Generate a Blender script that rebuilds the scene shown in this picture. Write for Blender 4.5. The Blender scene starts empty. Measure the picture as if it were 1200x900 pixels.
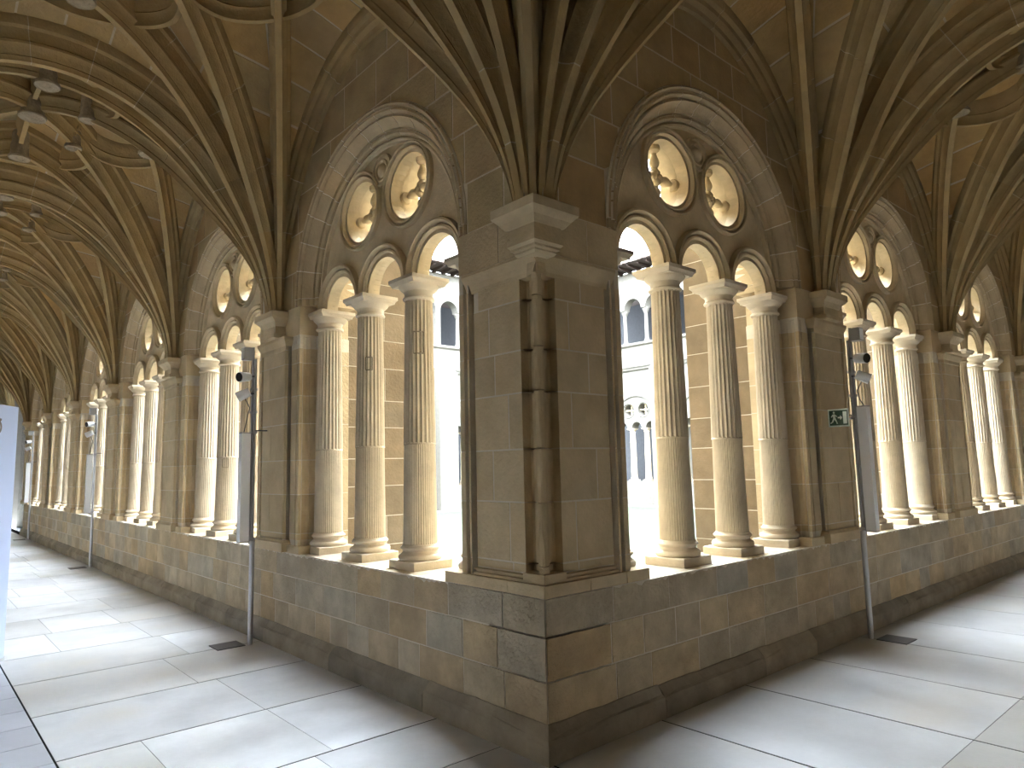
import bpy, bmesh, math, random
from mathutils import Vector, Matrix
PI = math.pi
rng = random.Random(7)
scene = bpy.context.scene
COL = scene.collection

# ------------------------------------------------------------------ camera
CAM = (-2.7787, -2.9094, 1.60)
YAW, PITCH, ROLL, FPX = 0.72336, 0.11756, -0.022753, 815.9
F = Vector((math.sin(YAW)*math.cos(PITCH), math.cos(YAW)*math.cos(PITCH), math.sin(PITCH)))
R0 = Vector((math.cos(YAW), -math.sin(YAW), 0)); U0 = R0.cross(F)
R1 = R0*math.cos(ROLL) + U0*math.sin(ROLL); U1 = U0*math.cos(ROLL) - R0*math.sin(ROLL)
cd = bpy.data.cameras.new('camera'); cam = bpy.data.objects.new('camera', cd); COL.objects.link(cam)
m = Matrix((R1, U1, -F)).transposed().to_4x4(); m.translation = Vector(CAM); cam.matrix_world = m
cd.sensor_width = 36; cd.lens = FPX/1200*36; cd.clip_start = .05; cd.clip_end = 300
scene.camera = cam

# ------------------------------------------------------------------ sky (bright overcast), exposure
w = bpy.data.worlds.new('world'); scene.world = w; w.use_nodes = True
bg = w.node_tree.nodes['Background']; bg.inputs[0].default_value = (.82, .915, 1.0, 1); bg.inputs[1].default_value = 1.0
scene.view_settings.view_transform = 'Standard'; scene.view_settings.look = 'None'
scene.view_settings.exposure = 5.35; scene.view_settings.gamma = 1
scene.view_settings.use_curve_mapping = False
scene.cycles.max_bounces = 10; scene.cycles.diffuse_bounces = 8; scene.cycles.glossy_bounces = 4

# ------------------------------------------------------------------ measures (metres)
S = .855          # parapet top
CZ = 3.086        # top of column capitals
DC = .253         # depth of the column axes behind the wall face
C1, B = 1.995, 3.435
PW = .758         # corner pier face
W = 3.88          # walk width
TH = .50          # wall thickness
ZA, RA = 3.22, 1.30     # arch centre height, outer radius
OW = 1.237        # half opening
NB = 6
centers = [C1 + B*k for k in range(NB)]
GL = centers[-1] + C1   # garden side length
piers = [C1 + B*(k+.5) for k in range(NB-1)]
bounds = [0] + piers + [GL]
ZV, HV, DOME = 3.0, 2.32, .36

# ------------------------------------------------------------------ materials
def nmat(name):
    mt = bpy.data.materials.new(name); mt.use_nodes = True
    nt = mt.node_tree; return mt, nt, nt.nodes['Principled BSDF']
def N(nt, t, **kw):
    n = nt.nodes.new(t)
    for k, v in kw.items(): setattr(n, k, v)
    return n
def ramp(nt, stops, interp='LINEAR'):
    r = N(nt, 'ShaderNodeValToRGB'); r.color_ramp.interpolation = interp
    el = r.color_ramp.elements
    while len(el) < len(stops): el.new(.5)
    for e, (p, c) in zip(el, stops): e.position = p; e.color = (*c, 1)
    return r
def stone(name, tints, rough=.85, vary=.35, scale=3.2, bump=.25, stain=None, stain_amt=.0, spec=.25):
    mt, nt, b = nmat(name); L = nt.links.new
    oi = N(nt, 'ShaderNodeObjectInfo'); geo = N(nt, 'ShaderNodeNewGeometry')
    n = len(tints); cr = ramp(nt, [(i/max(1, n-1), c) for i, c in enumerate(tints)])
    L(oi.outputs['Random'], cr.inputs[0])
    # offset the noise per object so neighbouring blocks differ
    add = N(nt, 'ShaderNodeVectorMath', operation='MULTIPLY_ADD')
    cmb = N(nt, 'ShaderNodeCombineXYZ')
    L(oi.outputs['Random'], cmb.inputs[0]); L(oi.outputs['Random'], cmb.inputs[2])
    L(cmb.outputs[0], add.inputs[0]); add.inputs[1].default_value = (37, 37, 37); L(geo.outputs['Position'], add.inputs[2])
    n1 = N(nt, 'ShaderNodeTexNoise'); n1.inputs['Scale'].default_value = scale; n1.inputs['Detail'].default_value = 6; n1.inputs['Roughness'].default_value = .62
    L(add.outputs[0], n1.inputs['Vector'])
    g = ramp(nt, [(.28, (1-vary,)*3), (.72, (1+vary*.6,)*3)]); L(n1.outputs[0], g.inputs[0])
    mx = N(nt, 'ShaderNodeMix', data_type='RGBA', blend_type='MULTIPLY'); mx.inputs[0].default_value = 1
    L(cr.outputs[0], mx.inputs[6]); L(g.outputs[0], mx.inputs[7])
    out = mx.outputs[2]
    if stain:
        n2 = N(nt, 'ShaderNodeTexNoise'); n2.inputs['Scale'].default_value = 1.1; n2.inputs['Detail'].default_value = 5
        L(add.outputs[0], n2.inputs['Vector'])
        r2 = ramp(nt, [(.52, (0, 0, 0)), (.70, (stain_amt,)*3)]); L(n2.outputs[0], r2.inputs[0])
        m2 = N(nt, 'ShaderNodeMix', data_type='RGBA'); L(r2.outputs[0], m2.inputs[0]); L(out, m2.inputs[6]); m2.inputs[7].default_value = (*stain, 1)
        out = m2.outputs[2]
    L(out, b.inputs['Base Color']); b.inputs['Roughness'].default_value = rough
    b.inputs['Specular IOR Level'].default_value = spec
    n3 = N(nt, 'ShaderNodeTexNoise'); n3.inputs['Scale'].default_value = 38; n3.inputs['Detail'].default_value = 5
    L(geo.outputs['Position'], n3.inputs['Vector'])
    ad = N(nt, 'ShaderNodeMath', operation='ADD'); L(n3.outputs[0], ad.inputs[0]); L(n1.outputs[0], ad.inputs[1])
    bp = N(nt, 'ShaderNodeBump'); bp.inputs['Strength'].default_value = bump; bp.inputs['Distance'].default_value = .02
    L(ad.outputs[0], bp.inputs['Height']); L(bp.outputs[0], b.inputs['Normal'])
    return mt
def plain(name, col, rough=.5, metal=0, spec=.5, vary=.0):
    mt, nt, b = nmat(name)
    b.inputs['Base Color'].default_value = (*col, 1); b.inputs['Roughness'].default_value = rough
    b.inputs['Metallic'].default_value = metal; b.inputs['Specular IOR Level'].default_value = spec
    if vary:
        n1 = N(nt, 'ShaderNodeTexNoise'); n1.inputs['Scale'].default_value = 9; n1.inputs['Detail'].default_value = 4
        g = ramp(nt, [(.3, tuple(c*(1-vary) for c in col)), (.7, tuple(min(1, c*(1+vary)) for c in col))])
        geo = N(nt, 'ShaderNodeNewGeometry'); nt.links.new(geo.outputs['Position'], n1.inputs['Vector'])
        nt.links.new(n1.outputs[0], g.inputs[0]); nt.links.new(g.outputs[0], b.inputs['Base Color'])
    return mt
M = {}
M['ashlar'] = stone('ashlar_stone', [(0.53,0.43,0.28),(0.44,0.375,0.275),(0.58,0.45,0.27),(0.49,0.41,0.29),(0.53,0.39,0.22),(0.46,0.41,0.32),(0.55,0.47,0.34)], stain=(.33,.26,.18), stain_amt=.6, bump=.5)
M['pier'] = stone('pier_stone', [(0.572,0.451,0.275),(0.627,0.501,0.314),(0.533,0.424,0.264),(0.605,0.473,0.292)], vary=.22, stain=(.42,.29,.16), stain_amt=.4)
M['plinth'] = stone('plinth_stone', [(0.326,0.281,0.212), (0.390,0.331,0.242), (0.294,0.264,0.210)], vary=.35, stain=(.20,.18,.14), stain_amt=.6)
M['mortar'] = stone('lime_mortar', [(0.66,0.59,0.47),(0.66,0.59,0.47)], vary=.2, bump=.15)
M['column'] = stone('column_stone', [(0.630,0.533,0.391), (0.695,0.597,0.451), (0.610,0.521,0.393), (0.650,0.544,0.393)], vary=.18, scale=4, bump=.18)
M['carved'] = stone('carved_stone', [(0.62,0.5,0.32),(0.65,0.525,0.34),(0.58,0.47,0.3)], vary=.22, scale=4, bump=.18)
M['arch'] = stone('arch_stone', [(0.53,0.42,0.265),(0.57,0.455,0.29),(0.49,0.39,0.25),(0.56,0.42,0.25)], vary=.2)
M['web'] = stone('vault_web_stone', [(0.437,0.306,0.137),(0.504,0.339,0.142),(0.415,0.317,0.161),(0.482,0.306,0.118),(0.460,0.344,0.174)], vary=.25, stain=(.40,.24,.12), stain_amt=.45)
M['webmortar'] = stone('vault_joint_mortar', [(0.552,0.468,0.336),(0.552,0.468,0.336)], vary=.2)
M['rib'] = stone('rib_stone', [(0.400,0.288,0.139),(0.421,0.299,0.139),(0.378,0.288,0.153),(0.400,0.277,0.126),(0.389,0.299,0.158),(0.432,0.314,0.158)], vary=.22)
M['boss'] = stone('boss_stone', [(0.372,0.302,0.208), (0.343,0.281,0.194)], vary=.25, scale=14, bump=.5)
M['sill'] = stone('sill_stone', [(.60,.52,.40), (.56,.47,.35), (.63,.54,.41)], vary=.2)
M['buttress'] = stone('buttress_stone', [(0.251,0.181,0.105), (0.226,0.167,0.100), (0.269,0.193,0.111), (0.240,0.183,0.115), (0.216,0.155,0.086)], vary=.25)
M['slab'] = stone('floor_slab_stone', [(0.644,0.657,0.691), (0.716,0.724,0.745), (0.614,0.625,0.664), (0.675,0.677,0.685), (0.737,0.750,0.794), (0.593,0.589,0.588)], rough=.34, vary=.2, scale=2.2, bump=.03, stain=(.50,.455,.385), stain_amt=.6, spec=.45)
M['beigeslab'] = stone('beige_floor_slab', [(0.47,0.46,0.44),(0.44,0.43,0.41),(0.5,0.49,0.47)], rough=.36, vary=.13, scale=2.2, bump=.03, stain=(.44,.40,.34), stain_amt=.45, spec=.45)
M['rslab'] = stone('exit_walk_floor_slab', [(0.52,0.52,0.54),(0.57,0.57,0.58),(0.5,0.5,0.51)], rough=.34, vary=.16, scale=1.8, bump=.03, stain=(.50,.455,.39), stain_amt=.5, spec=.45)
M['greyslab'] = stone('grey_border_slab', [(0.460,0.470,0.525), (0.500,0.510,0.567)], rough=.38, vary=.12, scale=2.2, bump=.03, spec=.4)
M['upper'] = stone('upper_wall_stone', [(0.477,0.349,0.176),(0.420,0.321,0.171),(0.500,0.372,0.192),(0.443,0.304,0.149),(0.410,0.332,0.192)], vary=.25, stain=(.36,.22,.12), stain_amt=.4)
M['uppermortar'] = stone('upper_wall_mortar', [(0.644,0.552,0.402),(0.644,0.552,0.402)], vary=.2)
M['outerstone'] = plain('outer_wall_stone', (.34,.28,.21), .9, vary=.1)
M['endwall'] = plain('end_wall_plaster', (.34,.32,.29), .9, vary=.06)
M['palemortar'] = stone('pale_arch_mortar', [(.80,.73,.60), (.80,.73,.60)], vary=.15)
M['joint'] = plain('dark_floor_joint', (.02,.02,.02), 1.0, spec=0)
M['steel'] = plain('brushed_steel', (.55,.55,.56), .35, .9)
M['darkmetal'] = plain('dark_metal', (.09,.09,.095), .45, .3)
M['greymetal'] = plain('grey_painted_metal', (.40,.40,.41), .4, .3)
M['white'] = plain('white_plastic', (.88,.89,.91), .4)
M['panel'] = plain('pale_panel_laminate', (.40,.46,.64), .35)
M['ink'] = plain('brown_print', (.10,.06,.04), .6)
M['signgreen'] = plain('sign_green', (.004,.055,.028), .4)
M['signwhite'] = plain('sign_white', (.75,.85,.78), .4)
M['glass'] = plain('black_lens', (.01,.01,.012), .12)
M['plaster'] = plain('outer_wall_plaster', (.80,.78,.74), .9, vary=.04)
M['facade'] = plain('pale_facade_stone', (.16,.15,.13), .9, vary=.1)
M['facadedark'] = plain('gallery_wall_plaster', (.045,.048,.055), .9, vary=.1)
M['roof'] = plain('clay_roof_tile', (.13,.085,.065), .9, vary=.3)
M['wood'] = plain('dark_eave_timber', (.035,.02,.015), .8, vary=.2)
M['grass'] = plain('lawn_grass', (.046,.060,.036), .95, vary=.25)
M['gravel'] = plain('pale_gravel', (.16,.15,.13), .95, vary=.1)

# ------------------------------------------------------------------ mesh helpers
class MB:
    """collects vertices and faces in arcade coordinates: a along the wall, d into the garden, z up"""
    def __init__(s): s.v = []; s.f = []
    def add(s, vs, fs):
        o = len(s.v); s.v += [tuple(p) for p in vs]; s.f += [[i+o for i in f] for f in fs]
    def box(s, a0, a1, d0, d1, z0, z1):
        s.add([(a, d, z) for z in (z0, z1) for d in (d0, d1) for a in (a0, a1)],
              [[0,1,3,2],[4,6,7,5],[0,4,5,1],[1,5,7,3],[3,7,6,2],[2,6,4,0]])
    def rings(s, rings, closed=True, cap0=True, cap1=True):
        n = len(rings[0]); vs = [p for r in rings for p in r]; fs = []
        m_ = n if closed else n-1
        for i in range(len(rings)-1):
            for j in range(m_):
                k = (j+1) % n
                fs.append([i*n+j, i*n+k, (i+1)*n+k, (i+1)*n+j])
        if cap0: fs.append(list(range(n)))
        if cap1: fs.append([(len(rings)-1)*n+j for j in range(n)])
        s.add(vs, fs)
    def stack(s, lev):   # lev: (a0,a1,d0,d1,z) rectangles stacked
        s.rings([[(a0,d0,z),(a1,d0,z),(a1,d1,z),(a0,d1,z)] for a0,a1,d0,d1,z in lev])
    def prism(s, poly, z0, z1):
        s.rings([[(a,d,z0) for a,d in poly], [(a,d,z1) for a,d in poly]])
    def lathe(s, prof, n=24, c=(0,0), fl=None):   # prof (r,z); fl(theta, r)->r
        rs = []
        for r, z in prof:
            rs.append([(c[0]+(fl(2*PI*i/n, r, z) if fl else r)*math.cos(2*PI*i/n), c[1]+(fl(2*PI*i/n, r, z) if fl else r)*math.sin(2*PI*i/n), z) for i in range(n)])
        s.rings(rs)
    def tube(s, p0, p1, r, n=10, r2=None):
        p0, p1 = Vector(p0), Vector(p1); t = (p1-p0).normalized()
        u = t.orthogonal().normalized(); v_ = t.cross(u); r2 = r if r2 is None else r2
        s.rings([[p+(u*math.cos(2*PI*i/n)+v_*math.sin(2*PI*i/n))*rr for i in range(n)] for p, rr in ((p0, r), (p1, r2))])
    def arc(s, prof, ang0, ang1, n, c=(0,0), closed=False):   # profile (r,d) polygon swept about (a,z)=c ; angle from +z
        rs = []
        for i in range(n if closed else n+1):
            t = ang0+(ang1-ang0)*i/n
            rs.append([(c[0]+r*math.sin(t), d, c[1]+r*math.cos(t)) for r, d in prof])
        if closed:
            rs.append(rs[0]); s.rings(rs, cap0=False, cap1=False)
        else: s.rings(rs)
def tomesh(mb, name, mat, side='R', smooth=False, fix=True):
    vs = mb.v if side == 'R' else [(d, a, z) for a, d, z in mb.v]
    me = bpy.data.meshes.new(name); me.from_pydata([tuple(p) for p in vs], [], mb.f)
    if fix:
        bm = bmesh.new(); bm.from_mesh(me); bmesh.ops.remove_doubles(bm, verts=bm.verts, dist=1e-5)
        bmesh.ops.recalc_face_normals(bm, faces=bm.faces); bm.to_mesh(me); bm.free()
    if smooth:
        for p_ in me.polygons: p_.use_smooth = True
        try: me.set_sharp_from_angle(angle=math.radians(35))
        except Exception: pass
    me.materials.append(M[mat]); return me
def P3(side, a, d, z=0): return (a, d, z) if side == 'R' else (d, a, z)
def obj(name, me, parent=None, loc=(0,0,0), rot=None):
    o = bpy.data.objects.new(name, me); COL.objects.link(o); o.location = loc
    if rot: o.rotation_euler = rot
    if parent: o.parent = parent
    return o
def tag(o, label, cat, group=None, kind=None):
    o['label'] = label; o['category'] = cat
    if group: o['group'] = group
    if kind: o['kind'] = kind
    return o
def block(a0, a1, d0, d1, z0, z1, bev=.003, jit=.0016, g=.0045):
    bev = min(bev, .002); jit = min(jit, .001)
    """a stone with softened front edges, open at the back"""
    mb = MB(); a0 += g; a1 -= g; z0 += g; z1 -= g
    j = lambda: rng.uniform(-jit, jit)
    out = [(a0, d1, z0), (a1, d1, z0), (a1, d1, z1), (a0, d1, z1)]
    mid = [(a0+abs(j())*.5, d0+bev, z0+abs(j())*.5), (a1-abs(j())*.5, d0+bev, z0+abs(j())*.5), (a1-abs(j())*.5, d0+bev, z1-abs(j())*.5), (a0+abs(j())*.5, d0+bev, z1-abs(j())*.5)]
    f = [(a0+bev, d0+j()*.6, z0+bev), (a1-bev, d0+j()*.6, z0+bev), (a1-bev, d0+j()*.6, z1-bev), (a0+bev, d0+j()*.6, z1-bev)]
    mb.rings([out, mid, f]); return mb
def splits(lo, hi, w0, w1):
    xs = [lo]
    while hi-xs[-1] > w1*1.25: xs.append(xs[-1]+rng.uniform(w0, w1))
    if hi-xs[-1] > w1: xs.append((xs[-1]+hi)/2)
    xs.append(hi); return xs
SIDE = {'L': 'arcade beside the white display panel', 'R': 'arcade beside the exit sign pole'}
SHORT = {'L': 'arcade of the white panel', 'R': 'arcade of the exit sign'}
ORD = ['first', 'second', 'third', 'fourth', 'fifth', 'sixth']
WALLN = {'L': 'left', 'R': 'right'}

# ------------------------------------------------------------------ floor
floor_mb = MB(); floor_mb.box(-W-.6, GL+W+.6, -W-.6, .10, -.2, -.0025); floor_mb.box(-W-.6, .10, .10, GL+W+.6, -.2, -.0025)
floor = tag(obj('floor', tomesh(floor_mb, 'floor', 'joint')), 'pale grey stone slab floor of the cloister walk', 'floor', kind='structure')
def slab(x0, x1, y0, y1, gx, gy, mat='slab'):
    mb = MB(); x0 += gx; x1 -= gx; y0 += gy; y1 -= gy; b_ = .0008
    mb.rings([[(x0,y0,-.03),(x1,y0,-.03),(x1,y1,-.03),(x0,y1,-.03)], [(x0,y0,-b_),(x1,y0,-b_),(x1,y1,-b_),(x0,y1,-b_)],
              [(x0+b_,y0+b_,0),(x1-b_,y0+b_,0),(x1-b_,y1-b_,0),(x0+b_,y1-b_,0)]])
    obj('floor_slab', tomesh(mb, 'floor_slab', mat), floor)
ys = [.33, .97] + [.97+.97*k for k in range(1, 25)]
for y0, y1 in zip(ys[:-1], ys[1:]):
    cuts = [-2.0] + sorted([-2.0+rng.uniform(.42, .62), -2.0+rng.uniform(1.05, 1.35)]) + [-.06]
    if rng.random() < .3: cuts.pop(1)
    for x0, x1 in zip(cuts[:-1], cuts[1:]): slab(x0, x1, y0, y1, .0015, .0075)
for k in range(60):
    y0 = .33+.4*k
    if y0 > 16: break
    slab(-2.62, -2.008, y0, y0+.4, .002, .003, 'greyslab')
slab(-W, -2.63, .33, 12, .002, .004, 'greyslab'); slab(-W, -2.63, 12, GL+W, .002, .004, 'greyslab'); slab(-2.62, -2.008, 16.3, GL+W, .002, .004, 'greyslab')
xs = [-W, -2.9, -1.95, -.98, -.03] + [.92+.985*k for k in range(0, 24)]
for i, (x0, x1) in enumerate(zip(xs[:-1], xs[1:])):
    top = .33 if x1 <= 0 else -.06
    slab(x0, x1, -1.49, top, .0075, .0015, 'rslab')
    slab(x0, x1, -W, -1.49, .0075, .0015, 'beigeslab')

# ------------------------------------------------------------------ arcade walls
def parapet(side):
    n = WALLN[side]
    wall = tag(obj('wall_'+n, None), {'L': 'low ashlar parapet and upper wall of the arcade beside the white display panel', 'R': 'low ashlar parapet and upper wall of the arcade beside the exit sign pole'}[side], 'wall', kind='structure')
    lo = 0 if side == 'R' else .0
    core = MB(); core.box(.0015, GL, .0015, TH, .02, S-.004)
    par = obj('parapet', tomesh(core, 'parapet', 'mortar', side), wall)
    cs = [(.15, .40), (.40, .64), (.64, S)]
    vis = 22 if side == 'L' else 14.5
    for ci, (z0, z1) in enumerate(cs):
        xs = splits(0, min(GL, vis), .26, .62)
        for i, (a0, a1) in enumerate(zip(xs[:-1], xs[1:])):
            if ci < 2 or a1 < .98:
                mb = block(a0, a1, rng.uniform(-.0018, -.0003), .03, z0, z1, .003, .002, g=rng.uniform(.003, .0055))
            else:   # sill stones: worn, chipped front edge, seen from above
                mb = MB(); g = .003; k = max(6, int((a1-a0)/.03)); rs = []
                for q in range(k+1):
                    a = a0+g+(a1-a0-2*g)*q/k; ch = rng.uniform(.006, .018) + (rng.uniform(.004, .016) if rng.random() < .3 else 0)
                    rs.append([(a, TH, S), (a, .06, S), (a, .012+ch*.9, S-.002), (a, .004+ch*.25, S-ch*.6), (a, 0, S-ch*1.2), (a, 0, z0+g), (a, TH, z0+g)])
                mb.rings(rs)
            nm = 'sill_stone' if (ci == 2 and a1 >= .98) else 'stone_block'
            obj(nm, tomesh(mb, nm, 'ashlar', side), par)
    if vis < GL:
        mb = MB(); mb.box(vis, GL, 0, TH, .15, S); obj('plain_stretch', tomesh(mb, 'plain_stretch', 'ashlar', side), par)
    # plinth course
    base = tag(obj('baseboard_'+n, None), {'L': 'worn dark stone plinth at the foot of the parapet beside the white panel', 'R': 'worn dark stone plinth at the foot of the parapet under the exit sign'}[side], 'plinth', kind='structure')
    xs = splits(-.07, 22 if side == 'L' else 14.5, .8, 1.6)
    xs[-1] = GL
    for i, (a0, a1) in enumerate(zip(xs[:-1], xs[1:])):
        mb = MB(); k = max(3, int((a1-a0)/.15)); k = min(k, 12); rs = []
        for q in range(k+1):
            a = a0+(.002 if i else 0)+(a1-a0-.004)*q/k; j = lambda s=.006: rng.uniform(-s, s)
            aa = lambda dd: max(a, dd) if i == 0 else a      # mitre at the corner
            pts = [(.02, 0), (-.07, 0), (-.07+j(.003), .10+j()), (-.062+j(.003), .125+j()), (-.045+j(), .14+j()), (-.01, .185+j()), (.02, .19)]
            rs.append([(aa(d) if i == 0 and q == 0 else a, d, z) for d, z in pts])
        mb.rings(rs); obj('plinth_stone', tomesh(mb, 'plinth_stone', 'plinth', side), base)
    return wall
walls = {s: parapet(s) for s in 'LR'}

# ---- piers
PD = .03
EDGE = [(-.118,PD), (-.116,.052), (-.102,.056), (-.095,.045), (-.091,.006), (-.076,.006), (-.071,.034), (-.050,.036), (-.045,.0), (-.0,.0), (.0,.028), (-.022,.045), (-.028,.075), (-.012,.10), (.004,.105), (.004,.16), (.03,.165), (.03,.225), (.012,.24), (.012,TH)]
zc = [.93, 1.03, 1.385, 1.70, 2.04, 2.30, 2.61, 2.75]
def mir(poly): return [(-e, d) for e, d in poly]
edge_cache = {}
def pier_edge(side, flip, z0, z1):
    key = (side, flip, round(z0, 3), round(z1, 3))
    if key not in edge_cache:
        poly = EDGE + [(-.118, TH)]
        if flip: poly = mir(poly)
        mb = MB(); mb.prism(poly, z0+.003, z1-.003); edge_cache[key] = tomesh(mb, 'edge_moulding', 'pier', side)
    return edge_cache[key]
def edge_core(shift=.002): return [(e-shift, d+shift) for e, d in EDGE]
def panel_stones(side, par, lo, hi, seedoff=0, wmax=.42):
    for ci, (z0, z1) in enumerate(zip(zc[:-1], zc[1:])):
        cut = lo+(hi-lo)*rng.uniform(.22, .72)
        cs = [lo, cut, hi] if hi-lo > .3 else [lo, hi]
        if ci == 6: cs = [lo, hi]
        for a0, a1 in zip(cs[:-1], cs[1:]):
            obj('panel_stone', tomesh(block(a0, a1, PD, PD+.04, z0+(.045 if ci == 0 else 0), z1, .003, .002, g=.004), 'panel_stone', 'pier', side), par)
def face_trims(side, par, lo, hi):
    """bottom frame moulding and top cove of a sunk panel"""
    mb = MB(); pr = [(.085,.93), (.0,.93), (.0,.945), (.022,.948), (.024,.956), (.004,.960), (.004,.968), (.045,.975), (.07,.982), (.085,.985)]
    mb.rings([[(a, d, z) for d, z in pr] for a in (lo, hi)]); obj('frame_moulding', tomesh(mb, 'frame_moulding', 'pier', side), par)
    mb = MB(); pr = [(.09,2.735), (.031,2.74), (.026,2.765), (.010,2.80), (-.012,2.838), (-.018,2.85), (-.018,2.868), (.0,2.876), (.07,2.876)]
    mb.rings([[(a, d, z) for d, z in pr] for a in (lo, hi)]); obj('cove_moulding', tomesh(mb, 'cove_moulding', 'pier', side), par)

def corner_pier():
    t = tag(obj('corner_pier', None, None, (0, 0, S)), 'square stone corner pier with sunk panels where the two arcades meet', 'pier', kind='structure')
    def kid(name, mb, mat, side): return obj(name, tomesh(mb, name, mat, side), t, (0, 0, -S))
    core = MB(); e = [(x+PW, y) for x, y in edge_core()]
    poly = [(.012, .012), (.17, .012), (.175, .052), (PW-.13, .052)] + e[1:] + [(PW-.0, TH)]
    # core: union of two prisms, one for each wall
    core.prism([(.122,.122), (.186,.122), (.186,PD+.001), (PW-.121,PD+.001)] + e + [(.122,TH)], S, 2.87)
    core.prism([(.012,.0025), (PW-.004,.0025), (PW-.004,TH), (.012,TH)], 2.86, 3.148)
    kid('mortar_core', core, 'mortar', 'R'); kid('mortar_core', core, 'mortar', 'L')
    # base course under the panels
    for side in 'RL':
        xs = [0.0, .36, .70, .93] if side == 'R' else [0.0, .30, .93]
        for i, (a0, a1) in enumerate(zip(xs[:-1], xs[1:])):
            mb = block(a0 if i else -.018, a1, -.018, .45, S, .93, .01, .004, g=.002)
            kid('base_stone', mb, 'pier', side)
    # arris stones, one per course, running around the corner
    mb = MB(); mb.prism([(.18,.0), (.0,.0), (.0,.18), (.12,.18), (.12,.12), (.18,.12)], .93, .983); kid('arris_stop', mb, 'pier', 'R')
    for z0, z1 in zip([.985]+zc[1:-1], zc[1:]):
        pts = [(.182,.031), (.181,.090), (.168,.098), (.140,.090), (.105,.068), (.075,.038), (.052,.008), (.032,.0), (.012,.004)]
        poly = pts + [(d, a) for a, d in reversed(pts)]
        n_ = 4; mb = MB(); rs = []
        for q in range(n_+1):
            z = z0+.003+(z1-z0-.006)*q/n_; r = []
            for i, (a, d) in enumerate(poly):
                k = rng.uniform(0, .005) if i in (7, 8, 9, 10) and rng.random() < .5 else 0
                r.append((a+k, d+k, z))
            rs.append(r+[(.20,.08), (.08,.20)] if False else r+[(.125, .180, z), (.125, .125, z), (.180, .125, z)])
        mb.rings(rs); kid('arris_stone', mb, 'pier', 'R')
    for side in 'RL':
        panel_holder = t
        for ci, (z0, z1) in enumerate(zip(zc[:-1], zc[1:])):
            lo, hi = .180, PW-.118
            cut = lo+(hi-lo)*([.25,.30,.62,.28,.55,.66,.9][ci] if side == 'L' else [.3,.28,.72,.26,.62,.25,.5][ci])
            for a0, a1 in ((lo, cut), (cut, hi)):
                if a1-a0 < .06: continue
                kid('panel_stone', block(a0, a1, PD, PD+.04, z0+(.045 if ci == 0 else 0), z1, .003, .002, g=.004), 'pier', side)
            mb = MB(); mb.prism([(x+PW, y) for x, y in EDGE + [(-.118, TH)]], z0+.003, z1-.003); kid('edge_moulding', mb, 'pier', side)
        for nm, pr, lo in (('frame_moulding', [(.085,.93), (.0,.93), (.0,.945), (.022,.948), (.024,.956), (.004,.960), (.004,.968), (.045,.975), (.07,.982), (.085,.985)], .14),
                       ('cove_moulding', [(.09,2.735), (.031,2.74), (.026,2.765), (.010,2.80), (-.012,2.838), (-.018,2.85), (-.018,2.868), (.0,2.876), (.07,2.876)], .004)):
            mb = MB(); mb.rings([[(a, d, z) for d, z in pr] for a in (lo, PW-.112 if nm[0] == 'f' else PW-.05)]); kid(nm, mb, 'pier', side)
        xs = [0, .34, PW] if side == 'L' else [0, .46, PW]
        for i, (a0, a1) in enumerate(zip(xs[:-1], xs[1:])):
            mb = MB(); g = .003 if i else 0
            mb.box(a0+g, a1-.003, 0.0, TH if a1 == PW else .1, 2.879, 3.15); kid('cap_stone', mb, 'pier', side)
    # stepped corbel block that carries the ribs
    mb = MB(); hi = .10
    mb.stack([(-.07,.085,-.07,.085,2.832), (-.085,.092,-.085,.092,2.845), (-.085,.092,-.085,.092,2.856), (-.105,.105,-.105,.105,2.862), (-.105,.105,-.105,.105,2.876), (-.125,.115,-.125,.115,2.89), (-.125,.115,-.125,.115,2.925), (-.10,.11,-.10,.11,2.93), (-.10,.12,-.10,.12,3.0),
              (-.105,.15,-.105,.15,3.005), (-.125,.185,-.125,.185,3.045), (-.155,.205,-.155,.205,3.07), (-.165,.215,-.165,.215,3.08), (-.165,.215,-.165,.215,3.135), (-.15,.2,-.15,.2,3.145)])
    kid('corbel', mb, 'carved', 'R')
    return t
corner_pier()

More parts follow.
